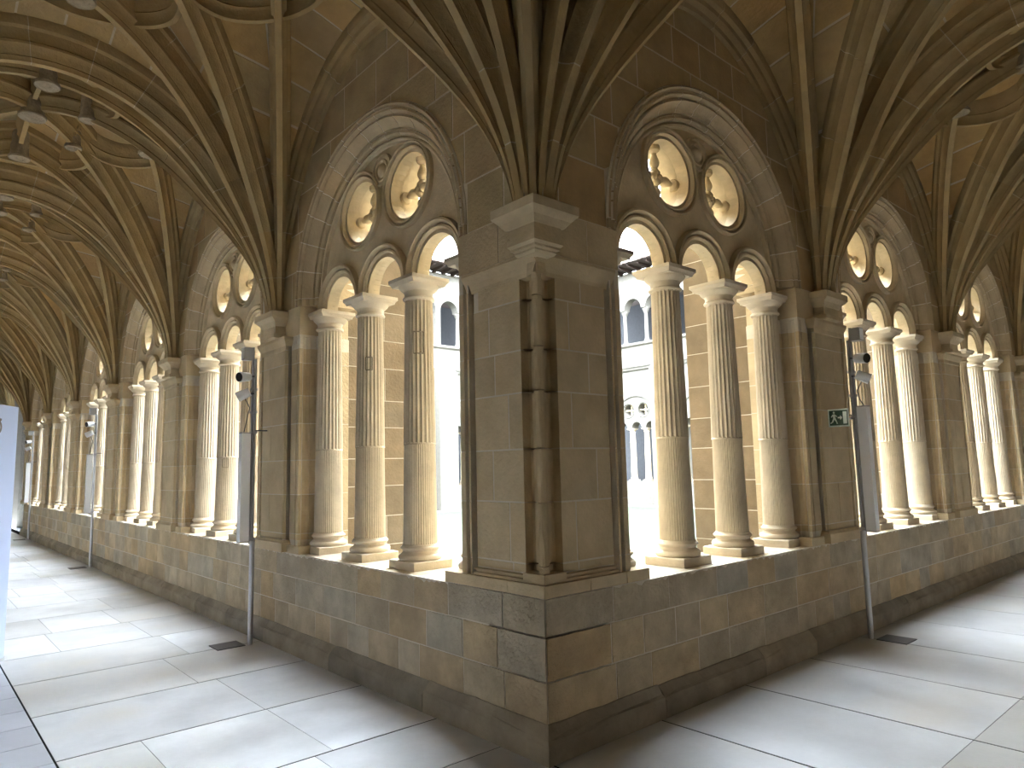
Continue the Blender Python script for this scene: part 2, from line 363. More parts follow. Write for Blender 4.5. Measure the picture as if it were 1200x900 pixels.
wp_cache = {}
H = B/2-OW      # half width of a wall pier
PIL = [(.300,.02), (.300,-.034), (.292,-.040), (.286,-.058), (.268,-.060), (.263,-.040), (.250,-.038), (.245,-.052), (.232,-.052)]
WEDGE = [(-.178,.0), (-.062,.0), (-.058,.016), (-.046,.018), (-.042,.0), (-.0,.0), (.0,.028), (-.022,.045), (-.028,.075), (-.012,.10), (.004,.105), (.004,.16), (.03,.165), (.03,.225), (.012,.24), (.012,TH)]
def wall_pier(side, c, label):
    t = tag(obj('pier', None, None, P3(side, c, 0, S)), label, 'pier', 'panelled piers between the arches', 'structure')
    if side not in wp_cache:
        L_ = []
        def put(nm, mb, mat='pier', sm=False): L_.append((nm, tomesh(mb, nm, mat, side, sm)))
        e = [(x+H-.002, y+.002) for x, y in WEDGE]
        core = MB(); core.prism([(-a, d) for a, d in reversed(e)] + e, S, 2.87)
        core.prism([(a, d+.0025) for a, d in [(-x, y) for x, y in PIL] + PIL[::-1]], .93, 2.87)
        core.prism([(-H+.004,.0025), (H-.004,.0025), (H-.004,TH), (-H+.004,TH)], 2.86, 3.148)
        put('mortar_core', core, 'mortar')
        for a0, a1 in ((-H-.09, -.12), (-.12, .2), (.2, H+.09)): put('base_stone', block(a0, a1, -.03, .45, S, .93, .01, .004, g=.002))
        mb = MB(); mb.stack([(-.33,.33,-.085,.05,S+.01), (-.33,.33,-.085,.05,.945), (-.318,.318,-.072,.05,.957), (-.312,.312,-.068,.05,.972)]); put('pilaster_base', mb)
        for ci, (z0, z1) in enumerate(zip(zc[:-1], zc[1:])):
            z0 = max(z0, .93) if ci else .972
            cut = rng.uniform(-.1, .1)
            left = [(-x, y) for x, y in PIL]
            if ci % 2: polys = [left + [(cut-.003,-.052), (cut-.003,.02)], [(cut+.003,.02), (cut+.003,-.052)] + PIL[::-1]]
            else: polys = [left + PIL[::-1]]
            for poly in polys: mb = MB(); mb.prism(poly, z0+.004, z1-.004); put('pilaster_stone', mb)
            for sg in (1, -1):
                poly = [(x+H, y) for x, y in WEDGE + [(-.178, TH)]]
                if sg < 0: poly = mir(poly)
                mb = MB(); mb.prism(poly, z0+.004, z1-.004); put('edge_moulding', mb)
        mb = MB(); mb.stack([(-.245,.245,-.052,.02,2.745), (-.30,.30,-.060,.02,2.752), (-.30,.30,-.060,.02,2.79), (-.318,.318,-.072,.02,2.815), (-.330,.330,-.088,.02,2.85), (-.330,.330,-.088,.02,2.875)]); put('cove_moulding', mb)
        for a0, a1 in ((-H, .06), (.06, H)):
            mb = MB(); mb.box(a0+.003, a1-.003, 0, TH, 2.879, 3.15); put('cap_stone', mb)
        mb = MB()
        mb.stack([(-.12,.12,-.08,.06,2.872), (-.165,.165,-.115,.06,2.885), (-.17,.17,-.125,.06,2.89), (-.17,.17,-.125,.06,2.925), (-.15,.15,-.10,.06,2.93), (-.15,.15,-.10,.06,3.0),
                  (-.16,.16,-.105,.06,3.005), (-.19,.19,-.125,.06,3.045), (-.21,.21,-.155,.06,3.07), (-.22,.22,-.165,.06,3.08), (-.22,.22,-.165,.06,3.135), (-.205,.205,-.15,.06,3.145)])
        put('corbel', mb, 'carved')
        wp_cache[side] = L_
    for nm, me in wp_cache[side]: obj(nm, me, t, (0, 0, -S))
    return t
for side in 'LR':
    for k, c in enumerate(piers):
        if side == 'R' and k > 3: continue
        wall_pier(side, c, '%s panelled stone pier from the corner pier, %s' % (ORD[k], SHORT[side]))
wall_pier('L', GL-.28, 'panelled stone pier at the far end of the arcade of the white panel')

# ---- upper walls above the arches, stones clipped around the arch
def gz(t): t = min(1, max(0, t)); return math.sqrt(max(0, 1-(1-t)**2))
def wallrib_z(a, a0, a1):
    A = (a1-a0)/2; return ZV+HV*gz(1-abs(a-(a0+a1)/2)/A)
def arch_z(a, c, r):
    return ZA+math.sqrt(r*r-(a-c)**2) if abs(a-c) < r else None
def lunettes(side):
    wall = walls[side]
    for k, c in enumerate(centers):
        a0, a1 = bounds[k], bounds[k+1]
        mb = MB(); rs = []; n = 44; r = RA-.04
        xs = sorted(set([max(.02, a0)+(a1-max(.02, a0))*i/n for i in range(n+1)] + [c-r, c-r+.004, c+r-.004, c+r]))
        for a in xs:
            zl = arch_z(a, c, r) or 3.14
            rs.append([(a, .0022, zl), (a, .0022, 5.75), (a, TH, 5.75), (a, TH, zl)])
        mb.rings(rs)
        lun = obj('upper_wall', tomesh(mb, 'upper_wall', 'uppermortar', side), wall)
        if (side == 'L' and k > 3) or (side == 'R' and k > 2): 
            lun.data.materials[0] = M['upper']; continue
        z = 3.15; row = 0
        while z < 5.3:
            z1 = z+rng.uniform(.31, .42)
            cuts = splits(a0, a1, .36, .72) if row % 2 else [a0]+splits(a0+rng.uniform(.2, .35), a1, .36, .72)
            for b0, b1 in zip(cuts[:-1], cuts[1:]):
                nn = max(3, int((b1-b0)/.07)); g = .0062; up = []; dn = []
                for i in range(nn+1):
                    a = b0+g+(b1-b0-2*g)*i/nn; lo = z+g; az = arch_z(a, c, RA+.015)
                    if az: lo = max(lo, az)
                    hi = z1-g
                    if hi-lo > .004: up.append((a, hi)); dn.append((a, lo))
                    elif up: break
                if len(up) < 2 or min(z_ for _, z_ in dn) > max(wallrib_z(a, a0, a1) for a, _ in up)+.05: continue
                loop = dn+up[::-1]; cx = sum(q[0] for q in loop)/len(loop); cz_ = sum(q[1] for q in loop)/len(loop)
                def ins(q, s): 
                    dx, dz = cx-q[0], cz_-q[1]; l = math.hypot(dx, dz) or 1; return (q[0]+dx/l*s, q[1]+dz/l*s)
                mbk = MB(); mbk.rings([[(x, .03, zz) for x, zz in loop], [(x, .002, zz) for x, zz in loop]], cap0=False, cap1=False)
                m_ = len(up); vs = [(x, 0+rng.uniform(-.001, .001), zz) for x, zz in (ins(q, .0025) for q in dn)] + [(x, 0, zz) for x, zz in (ins(q, .0025) for q in up)]
                fs = [[i, i+1, m_+i+1, m_+i] for i in range(m_-1)]; mbk.add(vs, fs)
                lp = [(x, .002, zz) for x, zz in loop]; fr = [(ins(q, .0025)[0], 0, ins(q, .0025)[1]) for q in loop]
                mbk.rings([lp, fr], cap0=False, cap1=False)
                obj('stone_block', tomesh(mbk, 'stone_block', 'upper', side), lun)
            z = z1; row += 1
for s_ in 'LR': lunettes(s_)

# ---- buttresses on the garden side
def buttresses(side):
    lst = piers if side == 'L' else piers[:4]
    H = .46; meshes = []
    z = -.05; i = 0
    while z < 5.6:
        h = rng.uniform(.27, .34); z1 = min(5.7, z+h); cut = rng.uniform(.72, 1.0)
        for d0, d1 in ((TH, cut), (cut, 1.2)):
            mb = MB(); g = .004
            mb.rings([[(-H+g, d, zz) if 0 else p for p in ((-H, d, z+g), (H, d, z+g), (H, d, z1-g), (-H, d, z1-g))] for d in (d0+(g if d0 > TH else 0), d1-(g if d1 < 1.2 else 0))])
            meshes.append(tomesh(mb, 'buttress_stone', 'buttress', side))
        z = z1
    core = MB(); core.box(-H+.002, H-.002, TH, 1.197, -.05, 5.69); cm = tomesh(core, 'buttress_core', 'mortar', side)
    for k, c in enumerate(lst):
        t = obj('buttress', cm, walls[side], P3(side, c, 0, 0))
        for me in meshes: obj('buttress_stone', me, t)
for s_ in 'LR': buttresses(s_)

# ------------------------------------------------------------------ windows: archivolt + tracery
HOOD = [(1.335,.03), (1.335,-.004), (1.328,-.016), (1.315,-.022), (1.306,-.012), (1.302,.026), (1.292,.03), (1.288,.002), (1.278,-.012), (1.264,-.014), (1.254,-.002), (1.250,.03), (1.238,.033), (1.234,.014), (1.222,.012), (1.206,.045), (1.188,.07), (1.166,.086), (1.160,.088), (1.158,.112), (1.146,.114), (1.140,.100), (1.122,.098), (1.108,.112), (1.106,.132), (1.116,.146), (1.092,.160), (1.088,TH), (1.335,TH)]
def curve_plate(outline, holes, d0, d1, name, mat, side):
    """flat pierced plate between depths d0 and d1, made from a filled 2-D curve"""
    cu = bpy.data.curves.new(name, 'CURVE'); cu.dimensions = '2D'; cu.fill_mode = 'BOTH'; cu.extrude = (d1-d0)/2; cu.resolution_u = 1
    for pts in [outline]+holes:
        sp = cu.splines.new('POLY'); sp.points.add(len(pts)-1); sp.use_cyclic_u = True
        for q, (x, z) in zip(sp.points, pts): q.co = (x, z, 0, 1)
    o = bpy.data.objects.new(name, cu); COL.objects.link(o)
    dg = bpy.context.evaluated_depsgraph_get(); me = bpy.data.meshes.new_from_object(o.evaluated_get(dg))
    vs = [tuple(v.co) for v in me.vertices]; fs = [list(p.vertices) for p in me.polygons]
    bpy.data.objects.remove(o); bpy.data.curves.remove(cu); bpy.data.meshes.remove(me)
    mb = MB(); mb.add([(x, (d0+d1)/2+y, z) for x, z, y in vs], fs)
    return tomesh(mb, name, mat, side)
SP = .755; RL = .262; OZ = 3.852-ZA; OX = .375; OR = .265
SPR = CZ-ZA     # springing of the small arches, relative to the arch centre
def circ(cx, cz_, r, n=36): return [(cx+r*math.cos(2*PI*i/n), cz_+r*math.sin(2*PI*i/n)) for i in range(n)]
def tracery_outline():
    R_ = 1.15; pts = []
    for i in range(41):
        t = PI*i/40; pts.append((R_*math.cos(t), max(0, R_*math.sin(t))))
    pts.append((-R_, SPR))
    for cx in (-SP, 0, SP):
        for i in range(19):
            t = PI-PI*i/18; pts.append((cx+RL*math.cos(t), SPR+RL*math.sin(t)))
    pts.append((R_, SPR)); return pts
TR0, TR1 = .165, .27
LIGHTP = [(RL,.275), (RL,.215), (RL+.02,.185), (RL+.028,.183), (RL+.03,.160), (RL+.044,.140), (RL+.060,.142), (RL+.066,.165), (RL+.074,.165), (RL+.078,.132), (RL+.090,.116), (RL+.106,.118), (RL+.114,.138), (RL+.114,.24)]
OCP = [(OR,.44), (OR,.20), (OR+.014,.178), (OR+.022,.176), (OR+.024,.150), (OR+.034,.132), (OR+.046,.134), (OR+.050,.155), (OR+.058,.155), (OR+.062,.128), (OR+.074,.120), (OR+.084,.132), (OR+.086,.17), (OR+.05,.44)]
def spoke_mesh(side):
    mb = MB(); prof = [(.0,.0), (.030,.006), (.046,.024), (.047,.045), (.036,.062), (.026,.075), (.03,.085), (.040,.105), (.043,.125), (.038,.15), (.028,.175), (.022,.195), (.022,.205), (.034,.213), (.048,.225), (.052,.245), (.05,.27)]
    mb.lathe(prof, 12); me = tomesh(mb, 'spoke', 'carved', 'R', True); return me
spoke = spoke_mesh('R')
win = {}
def window_meshes(side):
    D = {}
    nv = 15; dl = PI/nv
    mb = MB(); mb.arc([(r, d) if d >= TH-.01 else (r+.0018, d+.0018) for r, d in HOOD], -PI/2, PI/2, 48); D['archivolt'] = tomesh(mb, 'archivolt', 'palemortar', side)
    mb = MB(); mb.arc(HOOD, -dl/2+.0036, dl/2-.0036, 4); D['voussoir'] = tomesh(mb, 'voussoir', 'arch', side, True)
    for nm, sg in (('spr1', 1), ('spr2', -1)):
        mb = MB(); poly = [(sg*r, d) for r, d in HOOD]; mb.rings([[(a, d, z) for a, d in poly] for z in (3.152-ZA, -.003)]); D[nm] = tomesh(mb, 'springer_stone', 'arch', side)
    D['tracery'] = curve_plate(tracery_outline(), [circ(-OX, OZ, OR), circ(OX, OZ, OR)], TR0, TR1, 'tracery_panel', 'carved', side)
    mb = MB(); mb.arc(LIGHTP, -PI/2, PI/2, 28); D['light'] = tomesh(mb, 'light_arch', 'carved', side, True)
    mb = MB(); mb.arc(OCP, 0, 2*PI, 72, closed=True); D['oculus'] = tomesh(mb, 'oculus_ring', 'carved', side, True)
    mb = MB(); mb.arc([(.001,.118), (.03,.122), (.052,.135), (.06,.15), (.075,.15), (.08,.135), (.092,.132), (.10,.145), (.118,.148), (.126,.132), (.142,.135), (.148,.17), (.001,.17)], 0, 2*PI, 32, closed=True)
    D['medallion'] = tomesh(mb, 'medallion', 'carved', side, True)
    # raised borders of the spandrels
    mb = MB(); mb.arc([(1.10,.15), (1.10,.135), (1.085,.125), (1.068,.132), (1.06,.17), (1.10,.17)], -PI/2, PI/2, 40); D['border'] = tomesh(mb, 'border_moulding', 'carved', side, True)
    return D
wn = 0
for side in 'LR':
    win[side] = window_meshes(side)
    for k, c in enumerate(centers):
        if side == 'R' and k > 4: continue
        wn += 1; D = win[side]
        t = tag(obj('window_%d' % wn, None, None, P3(side, c, 0, ZA)), '%s round arch from the corner pier with oculus tracery, %s' % (ORD[k], SHORT[side]), 'window', kind='structure')
        ar = obj('archivolt', D['archivolt'], t)
        ax = lambda an: (0, an, 0) if side == 'R' else (-an, 0, 0)
        for i in range(15): obj('voussoir', D['voussoir'], ar, rot=ax(-PI/2+(i+.5)*PI/15))
        obj('springer_stone', D['spr1'], ar); obj('springer_stone', D['spr2'], ar)
        tr = obj('tracery_panel', D['tracery'], t)
        for cx in (-SP, 0, SP): obj('light_arch', D['light'], tr, P3(side, cx, 0, SPR))
        obj('border_moulding', D['border'], tr)
        for cx in (-OX, OX):
            oc = obj('oculus_ring', D['oculus'], tr, P3(side, cx, 0, OZ))
            for q in range(4):
                o = obj('spoke', spoke, tr, P3(side, cx, .30, OZ)); an = q*PI/2
                o.rotation_euler = (0, an, 0) if side == 'R' else (-an, 0, 0)
        obj('medallion', D['medallion'], tr, P3(side, 0, 0, 4.10-ZA))

# ------------------------------------------------------------------ columns
def col_meshes():
    D = {}
    mb = MB(); h = .172
    mb.stack([(-h,h,-h,h,0), (-h,h,-h,h,.058), (-h+.006,h-.006,-h+.006,h-.006,.064)]); D['plinth'] = tomesh(mb, 'plinth', 'column')
    mb = MB(); prof = [(.160,.060)]
    for i in range(9): t = -PI/2+PI*i/8; prof.append((.146+.022*math.cos(t), .086+.024*math.sin(t)))
    prof += [(.147,.112), (.138,.118), (.133,.128), (.137,.138), (.145,.142)]
    for i in range(7): t = -PI/2+PI*i/6; prof.append((.140+.012*math.cos(t), .154+.012*math.sin(t)))
    prof += [(.139,.168), (.136,.176), (.13,.18)]
    mb.lathe(prof, 32); D['base'] = tomesh(mb, 'base', 'column', smooth=True)
    # lower drum: filled flutes, thin reeds ; upper drum: hollow flutes; both taper
    z0, zm, z1 = .178, .925, 2.065
    rad = lambda z: .1345-(z-z0)/(z1-z0)*.026
    nf = 22
    def reed(t, r, z):
        ph = (t*nf/(2*PI)) % 1; return r-.0035*(1 if abs(ph-.5) > .36 else 0) - .0035*(1 if .10 > abs(ph-.5)-.16 > -.0 else 0)*.6
    mb = MB(); mb.lathe([(.132,z0), (rad(z0)-.004,z0+.004), (rad(zm)-.004,zm)], nf*8, fl=lambda t, r, z: r-.0065*(0.5+.5*math.cos(t*nf*2))); D['lower_shaft'] = tomesh(mb, 'lower_shaft', 'column', smooth=True)
    def flute(t, r, z):
        ph = (t*nf/(2*PI)) % 1; x = abs(ph-.5)*2   # 0 at centre of the flute
        return r-.013*math.sqrt(max(0, 1-(x/.78)**2)) if x < .78 else r
    def fl2(t, r, z): return flute(t, r, z) if zm+.012 < z < z1-.012 else r
    mb = MB(); mb.lathe([(rad(zm),zm), (rad(zm),zm+.010), (rad(zm),zm+.018), (rad((zm+z1)/2),(zm+z1)/2), (rad(z1),z1-.018), (rad(z1),z1-.010), (rad(z1)+.006,z1)], nf*8, fl=fl2); D['upper_shaft'] = tomesh(mb, 'upper_shaft', 'column', smooth=True)
    mb = MB(); a = .165
    prof = [(.116,2.055), (.126,2.062), (.128,2.072), (.122,2.08), (.114,2.084), (.113,2.11), (.118,2.118), (.12,2.125), (.135,2.135), (.150,2.15), (.158,2.165), (.16,2.172)]
    mb.lathe(prof, 32)
    mb.stack([(-a+.012,a-.012,-a+.012,a-.012,2.170), (-a+.008,a-.008,-a+.008,a-.008,2.186), (-a-.004,a+.004,-a-.004,a+.004,2.198), (-a-.008,a+.008,-a-.008,a+.008,2.202), (-a-.008,a+.008,-a-.008,a+.008,CZ-S-.002)])
    D['capital'] = tomesh(mb, 'capital', 'column', smooth=True)
    return D
CM = col_meshes()
patch_mb = MB()
def column(side, k, j, c):
    a = c+[-SP*1.5, -SP*.5, SP*.5, SP*1.5][j]
    nm = ['near engaged fluted column', 'first free fluted column', 'second free fluted column', 'far engaged fluted column'][j]
    t = tag(obj('fluted_column', None, None, P3(side, a, DC, S)), '%s of the %s arch from the corner pier, %s' % (nm, ORD[k], SHORT[side]), 'column', 'fluted columns of the arcades')
    for part in ('plinth', 'base', 'lower_shaft', 'upper_shaft', 'capital'): obj(part, CM[part], t)
    return t
cols = {}
for side in 'LR':
    for k, c in enumerate(centers):
        if side == 'R' and k > 3: continue
        for j in range(4): cols[side, k, j] = column(side, k, j, c)
# let-in repair pieces on three shafts
def repair(col, ang, z, hw, hh, r):
    mb = MB()
    for s_ in (-1, 1):
        rs = []
        for i in range(4): 
            t = ang-hw+2*hw*i/3; rs.append([(math.cos(t)*q, math.sin(t)*q, z+s_*hh+e) for q, e in ((r, -.004), (r, .004), (r-.02, .004), (r-.02, -.004))])
        mb.rings(rs)
        t0 = ang+s_*hw; rs = []
        for zz in (z-hh, z+hh): rs.append([(math.cos(t)*q, math.sin(t)*q, zz) for t, q in ((t0-.03, r), (t0+.03, r), (t0+.03, r-.02), (t0-.03, r-.02))])
        mb.rings(rs)
    obj('repair_joint', tomesh(mb, 'repair_joint', 'plinth'), col)
repair(cols['L',0,1], math.atan2(-4.3, -3.0), 1.71, .36, .085, .119)
repair(cols['L',0,2], math.atan2(-4.3, -3.0), 1.64, .24, .055, .119)
repair(cols['L',1,2], math.atan2(-6, -3.0), .86, .25, .05, .131)

# ------------------------------------------------------------------ vaults
def sym(h): return h + [(-b, q) for b, q in reversed(h)]
RIBP = sym([(-.092,-.05), (-.092,.02), (-.086,.045), (-.062,.062), (-.050,.11), (-.048,.15), (-.060,.165), (-.060,.185), (-.042,.20), (-.030,.235), (-.022,.268), (-.029,.28), (-.026,.295), (-.026,.32)])
SMALLP = sym([(-.060,-.04), (-.060,.03), (-.044,.065), (-.034,.12), (-.042,.135), (-.028,.158), (-.020,.20), (-.022,.235)])
WALLP = [(-.13,-.05), (-.13,.015), (-.12,.035), (-.085,.045), (-.075,.075), (-.085,.09), (-.070,.105), (-.045,.115), (-.038,.15), (.06,.15), (.06,-.05)]
class Bay:
    def __init__(s, a0, a1): s.a0, s.a1 = a0, a1; s.A = (a1-a0)/2; s.D = W/2; s.ac = (a0+a1)/2
    def z(s, al, be):
        x, y = min(1, abs(al)/s.A), min(1, abs(be)/s.D); t = max(1-x, 1-y)
        return ZV+(HV+DOME*(1-x*x)*(1-y*y))*gz(t)
    def pt(s, al, be, dz=0): return Vector((al, be, s.z(al, be)+dz))
    def normal(s, al, be):
        e = 1e-3; sa = math.copysign(1, al) if al else 1; sb = math.copysign(1, be) if be else 1
        dx = (s.z(al, be)-s.z(al-sa*e, be))/(sa*e); dy = (s.z(al, be)-s.z(al, be-sb*e))/(sb*e)
        v = Vector((dx, dy, -1)); return v.normalized()
def rib_mesh(pts, prof, side, horiz=None, closed=False, name='rib', mat='rib', scl=None, shrink=0):
    rs = []; n = len(pts)
    for i, p in enumerate(pts):
        t = pts[min(n-1, i+1)]-pts[max(0, i-1)]
        t.normalize()
        h = horiz if horiz is not None else t.cross(Vector((0, 0, 1)))
        h = h.normalized(); nn = t.cross(h).normalized()
        if nn.z > 0 and abs(nn.z) > .02: nn = -nn
        if horiz is not None and nn.dot(ref_in) < 0: nn = -nn
        k = scl[i] if scl else 1
        rs.append([p+h*(b-math.copysign(shrink, b))*(.55+.45*k)+nn*(q-shrink)*(k if q > 0 else 1) for b, q in prof])
    mb = MB(); mb.rings(rs)
    return tomesh(mb, name, mat, side, True)
ref_in = Vector((0, 0, -1))
TH0 = math.asin(.135/HV)
def rscale(th): x = min(1, th/.75); return .36+.64*x*x*(3-2*x)
def straight(bay, c0, c1, t0=TH0, t1=PI/2, n=20):
    ths = [t0+(t1-t0)*i/n for i in range(n+1)]
    return [bay.pt(c0[0]+(c1[0]-c0[0])*(1-math.cos(th)), c0[1]+(c1[1]-c0[1])*(1-math.cos(th))) for th in ths], [rscale(th) for th in ths]
SEG = [TH0, .22, .42, .66, .92, 1.2, PI/2]
def ring_arch(fn, prof, side, t0, t1, n, name, mat, shrink=0):
    """half-round arch rib: fn(theta)->(point, inward normal, across axis)"""
    rs = []
    ths = [t0+(t1-t0)*i/n for i in range(n+1)]
    if shrink: ths = sorted(set(round(a_+(b_-a_)*i/5, 6) for a_, b_ in zip(ASEG[:-1], ASEG[1:]) for i in range(6)))
    for th in ths:
        p, nn, ax = fn(th); k = rscale(min(th, PI-th))
        rs.append([p+ax*(b-math.copysign(shrink, b))+nn*(q-shrink)*(k if q > 0 else 1) for b, q in prof])
    mb = MB(); mb.rings(rs); return tomesh(mb, name, mat, side, True)
ASEG = SEG[:-1]+[PI/2-.13, PI/2+.13]+[PI-t for t in reversed(SEG[:-1])]
def vault_meshes(bay, side, stones):
    """list of (name, mesh) in bay-local coordinates; the bay runs from the garden wall (be=+D) to the outer wall (be=-D)"""
    global ref_in
    A, D = bay.A, bay.D; out = []; r1 = 1.10
    mb = MB(); n = 48; vs = []; fs = []
    us = [-math.cos(PI*i/n) for i in range(n+1)]
    for i in range(n+1):
        for j in range(n+1):
            al, be = A*us[i], D*us[j]; vs.append((al, be, bay.z(al, be)+.005))
    for i in range(n):
        for j in range(n): fs.append([i*(n+1)+j, (i+1)*(n+1)+j, (i+1)*(n+1)+j+1, i*(n+1)+j+1])
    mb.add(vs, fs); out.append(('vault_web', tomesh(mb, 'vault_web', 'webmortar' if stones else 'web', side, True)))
    for sa in (-1, 1):
        for sb in (-1, 1):
            c0 = (sa*A, sb*D)
            for tgt in ((0, 0), (0, sb*r1), (sa*r1*A/D, 0)):
                dv = Vector((tgt[0]-c0[0], tgt[1]-c0[1], 0)); ref_in = dv.normalized()+Vector((0, 0, -.5)); hz = Vector((-dv.y, dv.x, 0))
                pts, sc = [], []
                for t0, t1 in zip(SEG[:-1], SEG[1:]):
                    p_, s__ = straight(bay, c0, tgt, t0, t1, 5); pts += p_[:-1]; sc += s__[:-1]
                pts.append(p_[-1]); sc.append(s__[-1])
                out.append(('rib', rib_mesh(pts, RIBP, side, hz, scl=sc, shrink=.003 if stones else 0, mat='webmortar' if stones else 'rib')))
                if stones:
                    for t0, t1 in zip(SEG[:-1], SEG[1:]):
                        pts, sc = straight(bay, c0, tgt, t0+.002, t1-.002, 5)
                        out.append(('rib_stone', rib_mesh(pts, RIBP, side, hz, scl=sc, name='rib_stone')))
    for sb in (-1, 1):       # wall ribs
        def fn(th):
            t = Vector((A*math.sin(th), 0, HV*math.cos(th))).normalized()
            return Vector((-A*math.cos(th), sb*D, ZV+HV*math.sin(th))), Vector((t.z, 0, -t.x)), Vector((0, sb, 0))
        out.append(('wall_rib', ring_arch(fn, WALLP, side, TH0, PI-TH0, 40, 'wall_rib', 'webmortar' if stones else 'rib', .003 if stones else 0)))
        if stones:
            for t0, t1 in zip(ASEG[:-1], ASEG[1:]): out.append(('rib_stone', ring_arch(fn, WALLP, side, t0+.002, t1-.002, 5, 'rib_stone', 'rib')))
    # petals of curved ribs around the four side bosses, ridge ribs, bosses
    half = [(.46,.43), (.56,.545), (.72,.615), (.90,.62), (1.07,.555), (1.22,.44), (1.36,.26), (1.43,.0)]
    def smooth(pts, m_=5):
        o = []
        for i in range(len(pts)-1):
            p0 = pts[max(0, i-1)]; p1 = pts[i]; p2 = pts[i+1]; p3 = pts[min(len(pts)-1, i+2)]
            for q in range(m_):
                t = q/m_; o.append(tuple(.5*((2*p1[k])+(-p0[k]+p2[k])*t+(2*p0[k]-5*p1[k]+4*p2[k]-p3[k])*t*t+(-p0[k]+3*p1[k]-3*p2[k]+p3[k])*t**3) for k in (0, 1)))
        o.append(pts[-1]); return o
    full = smooth(half+[(x, -y) for x, y in reversed(half[:-1])])
    for kx, ky, sg in ((0, 1, 1), (0, 1, -1), (1, 0, 1), (1, 0, -1)):
        pts = []
        for x, y in full:
            al, be = (sg*x, y) if kx else (y, sg*x)
            pts.append(bay.pt(al*A/D, be))
        ref_in = Vector((0, 0, -1)); out.append(('curved_rib', rib_mesh(pts, SMALLP, side, name='curved_rib')))
    for dx, dy in ((0, 1), (0, -1), (1, 0), (-1, 0)):
        pts = [bay.pt(dx*r1*A/D*q/8, dy*r1*q/8) for q in range(9)]
        ref_in = Vector((0, 0, -1)); out.append(('ridge_rib', rib_mesh(pts, SMALLP, side, name='ridge_rib')))
    def boss(al, be, r, drop):
        z = bay.z(al, be); mb = MB()
        mb.lathe([(r*.8, z+.03), (r*.85, z-drop+.07), (r*.88, z-drop+.04), (r*1.02, z-drop+.03), (r*1.04, z-drop+.012), (r*.98, z-drop), (r*.9, z-drop+.006), (r*.55, z-drop+.004), (r*.35, z-drop-.012), (r*.1, z-drop-.016)], 20, (al, be))
        out.append(('boss', tomesh(mb, 'boss', 'boss', side, True)))
    boss(0, 0, .125, .40)
    for dx, dy in ((0, 1), (0, -1), (1, 0), (-1, 0)): boss(dx*r1*A/D, dy*r1, .105, .375)
    for dx in (-1, 1):
        for dy in (-1, 1): boss(dx*.45*A/D, dy*.43, .085, .355)
    if stones:
        nr = 9
        for cell in (0, 1):
            for sgn in (-1, 1):
                for side2 in (-1, 1):
                    for r in range(1, nr):
                        t0, t1 = (1-math.cos(PI/2*r/nr)), (1-math.cos(PI/2*(r+1)/nr))
                        rho0, rho1 = 1-t0, 1-t1
                        ln = (1-(rho0+rho1)/2)*(D if cell == 0 else A)
                        k = max(1, round(ln/rng.uniform(.5, .75)))
                        ps = [0]+sorted(min(.95, max(.05, (q+rng.uniform(-.18, .18))/k)) for q in range(1, k))+[1]
                        for p0, p1 in zip(ps[:-1], ps[1:]):
                            vs = []; nu, nv = 3, 3
                            def at(fu, fv):
                                # constant gaps, in metres, turned into parameter shifts
                                rho = rho0+(rho1-rho0)*fu; p = p0+(p1-p0)*fv
                                x = rho*(A if cell == 0 else D); y = (rho+(1-rho)*p)*(D if cell == 0 else A)
                                return (side2*x, sgn*y) if cell == 0 else (sgn*y, side2*x)
                            g = .02
                            gu = .009/max(.03, (rho0-rho1)*A); gv = .008/max(.05, (p1-p0)*ln)
                            gu, gv = min(gu, .12), min(gv, .2)
                            top = []
                            for iu in range(nu+1):
                                for iv in range(nv+1):
                                    al, be = at(gu+(1-2*gu)*iu/nu, gv+(1-2*gv)*iv/nv); al = max(-A+.002, min(A-.002, al)); be = max(-D+.002, min(D-.002, be))
                                    top.append(bay.pt(al, be))
                            o = nu*0
                            idx = lambda i, j: i*(nv+1)+j
                            fs = [[idx(i, j), idx(i+1, j), idx(i+1, j+1), idx(i, j+1)] for i in range(nu) for j in range(nv)]
                            ring = [idx(0, j) for j in range(nv+1)]+[idx(i, nv) for i in range(1, nu+1)]+[idx(nu, j) for j in range(nv-1, -1, -1)]+[idx(i, 0) for i in range(nu-1, 0, -1)]
                            vs = [tuple(v) for v in top]; m0 = len(vs)
                            for q in ring: v = top[q]; vs.append((v.x, v.y, v.z+.03))
                            for i in range(len(ring)): j = (i+1) % len(ring); fs.append([ring[i], ring[j], m0+j, m0+i])
                            mb = MB(); mb.add(vs, fs); out.append(('web_stone', tomesh(mb, 'web_stone', 'web', side, fix=False)))
    return out
vc = {}
def vault(side, a0, a1, label, stones, key):
    bay = Bay(a0, a1)
    if key not in vc: vc[key] = vault_meshes(bay, side, stones)
    t = tag(obj('ceiling', None, None, P3(side, bay.ac, -W/2, 0)), label, 'vault', 'rib vault bays of the cloister', 'structure')
    last = {}
    for nm, me in vc[key]:
        par = last.get('web') if nm == 'web_stone' else last.get('rib') if nm == 'rib_stone' else t
        o = obj(nm, me, par)
        if nm == 'vault_web': last['web'] = o
        elif nm in ('rib', 'wall_rib'): last['rib'] = o
    return t
for side in 'LR':
    for k in range(NB):
        if side == 'R' and k > 3: continue
        st = k < (3 if side == 'L' else 2)
        first = k in (0, 5)
        vault(side, bounds[k], bounds[k+1], '%s star rib vault bay from the corner, %s' % (ORD[k], SHORT[side]), st, (side, first, st))
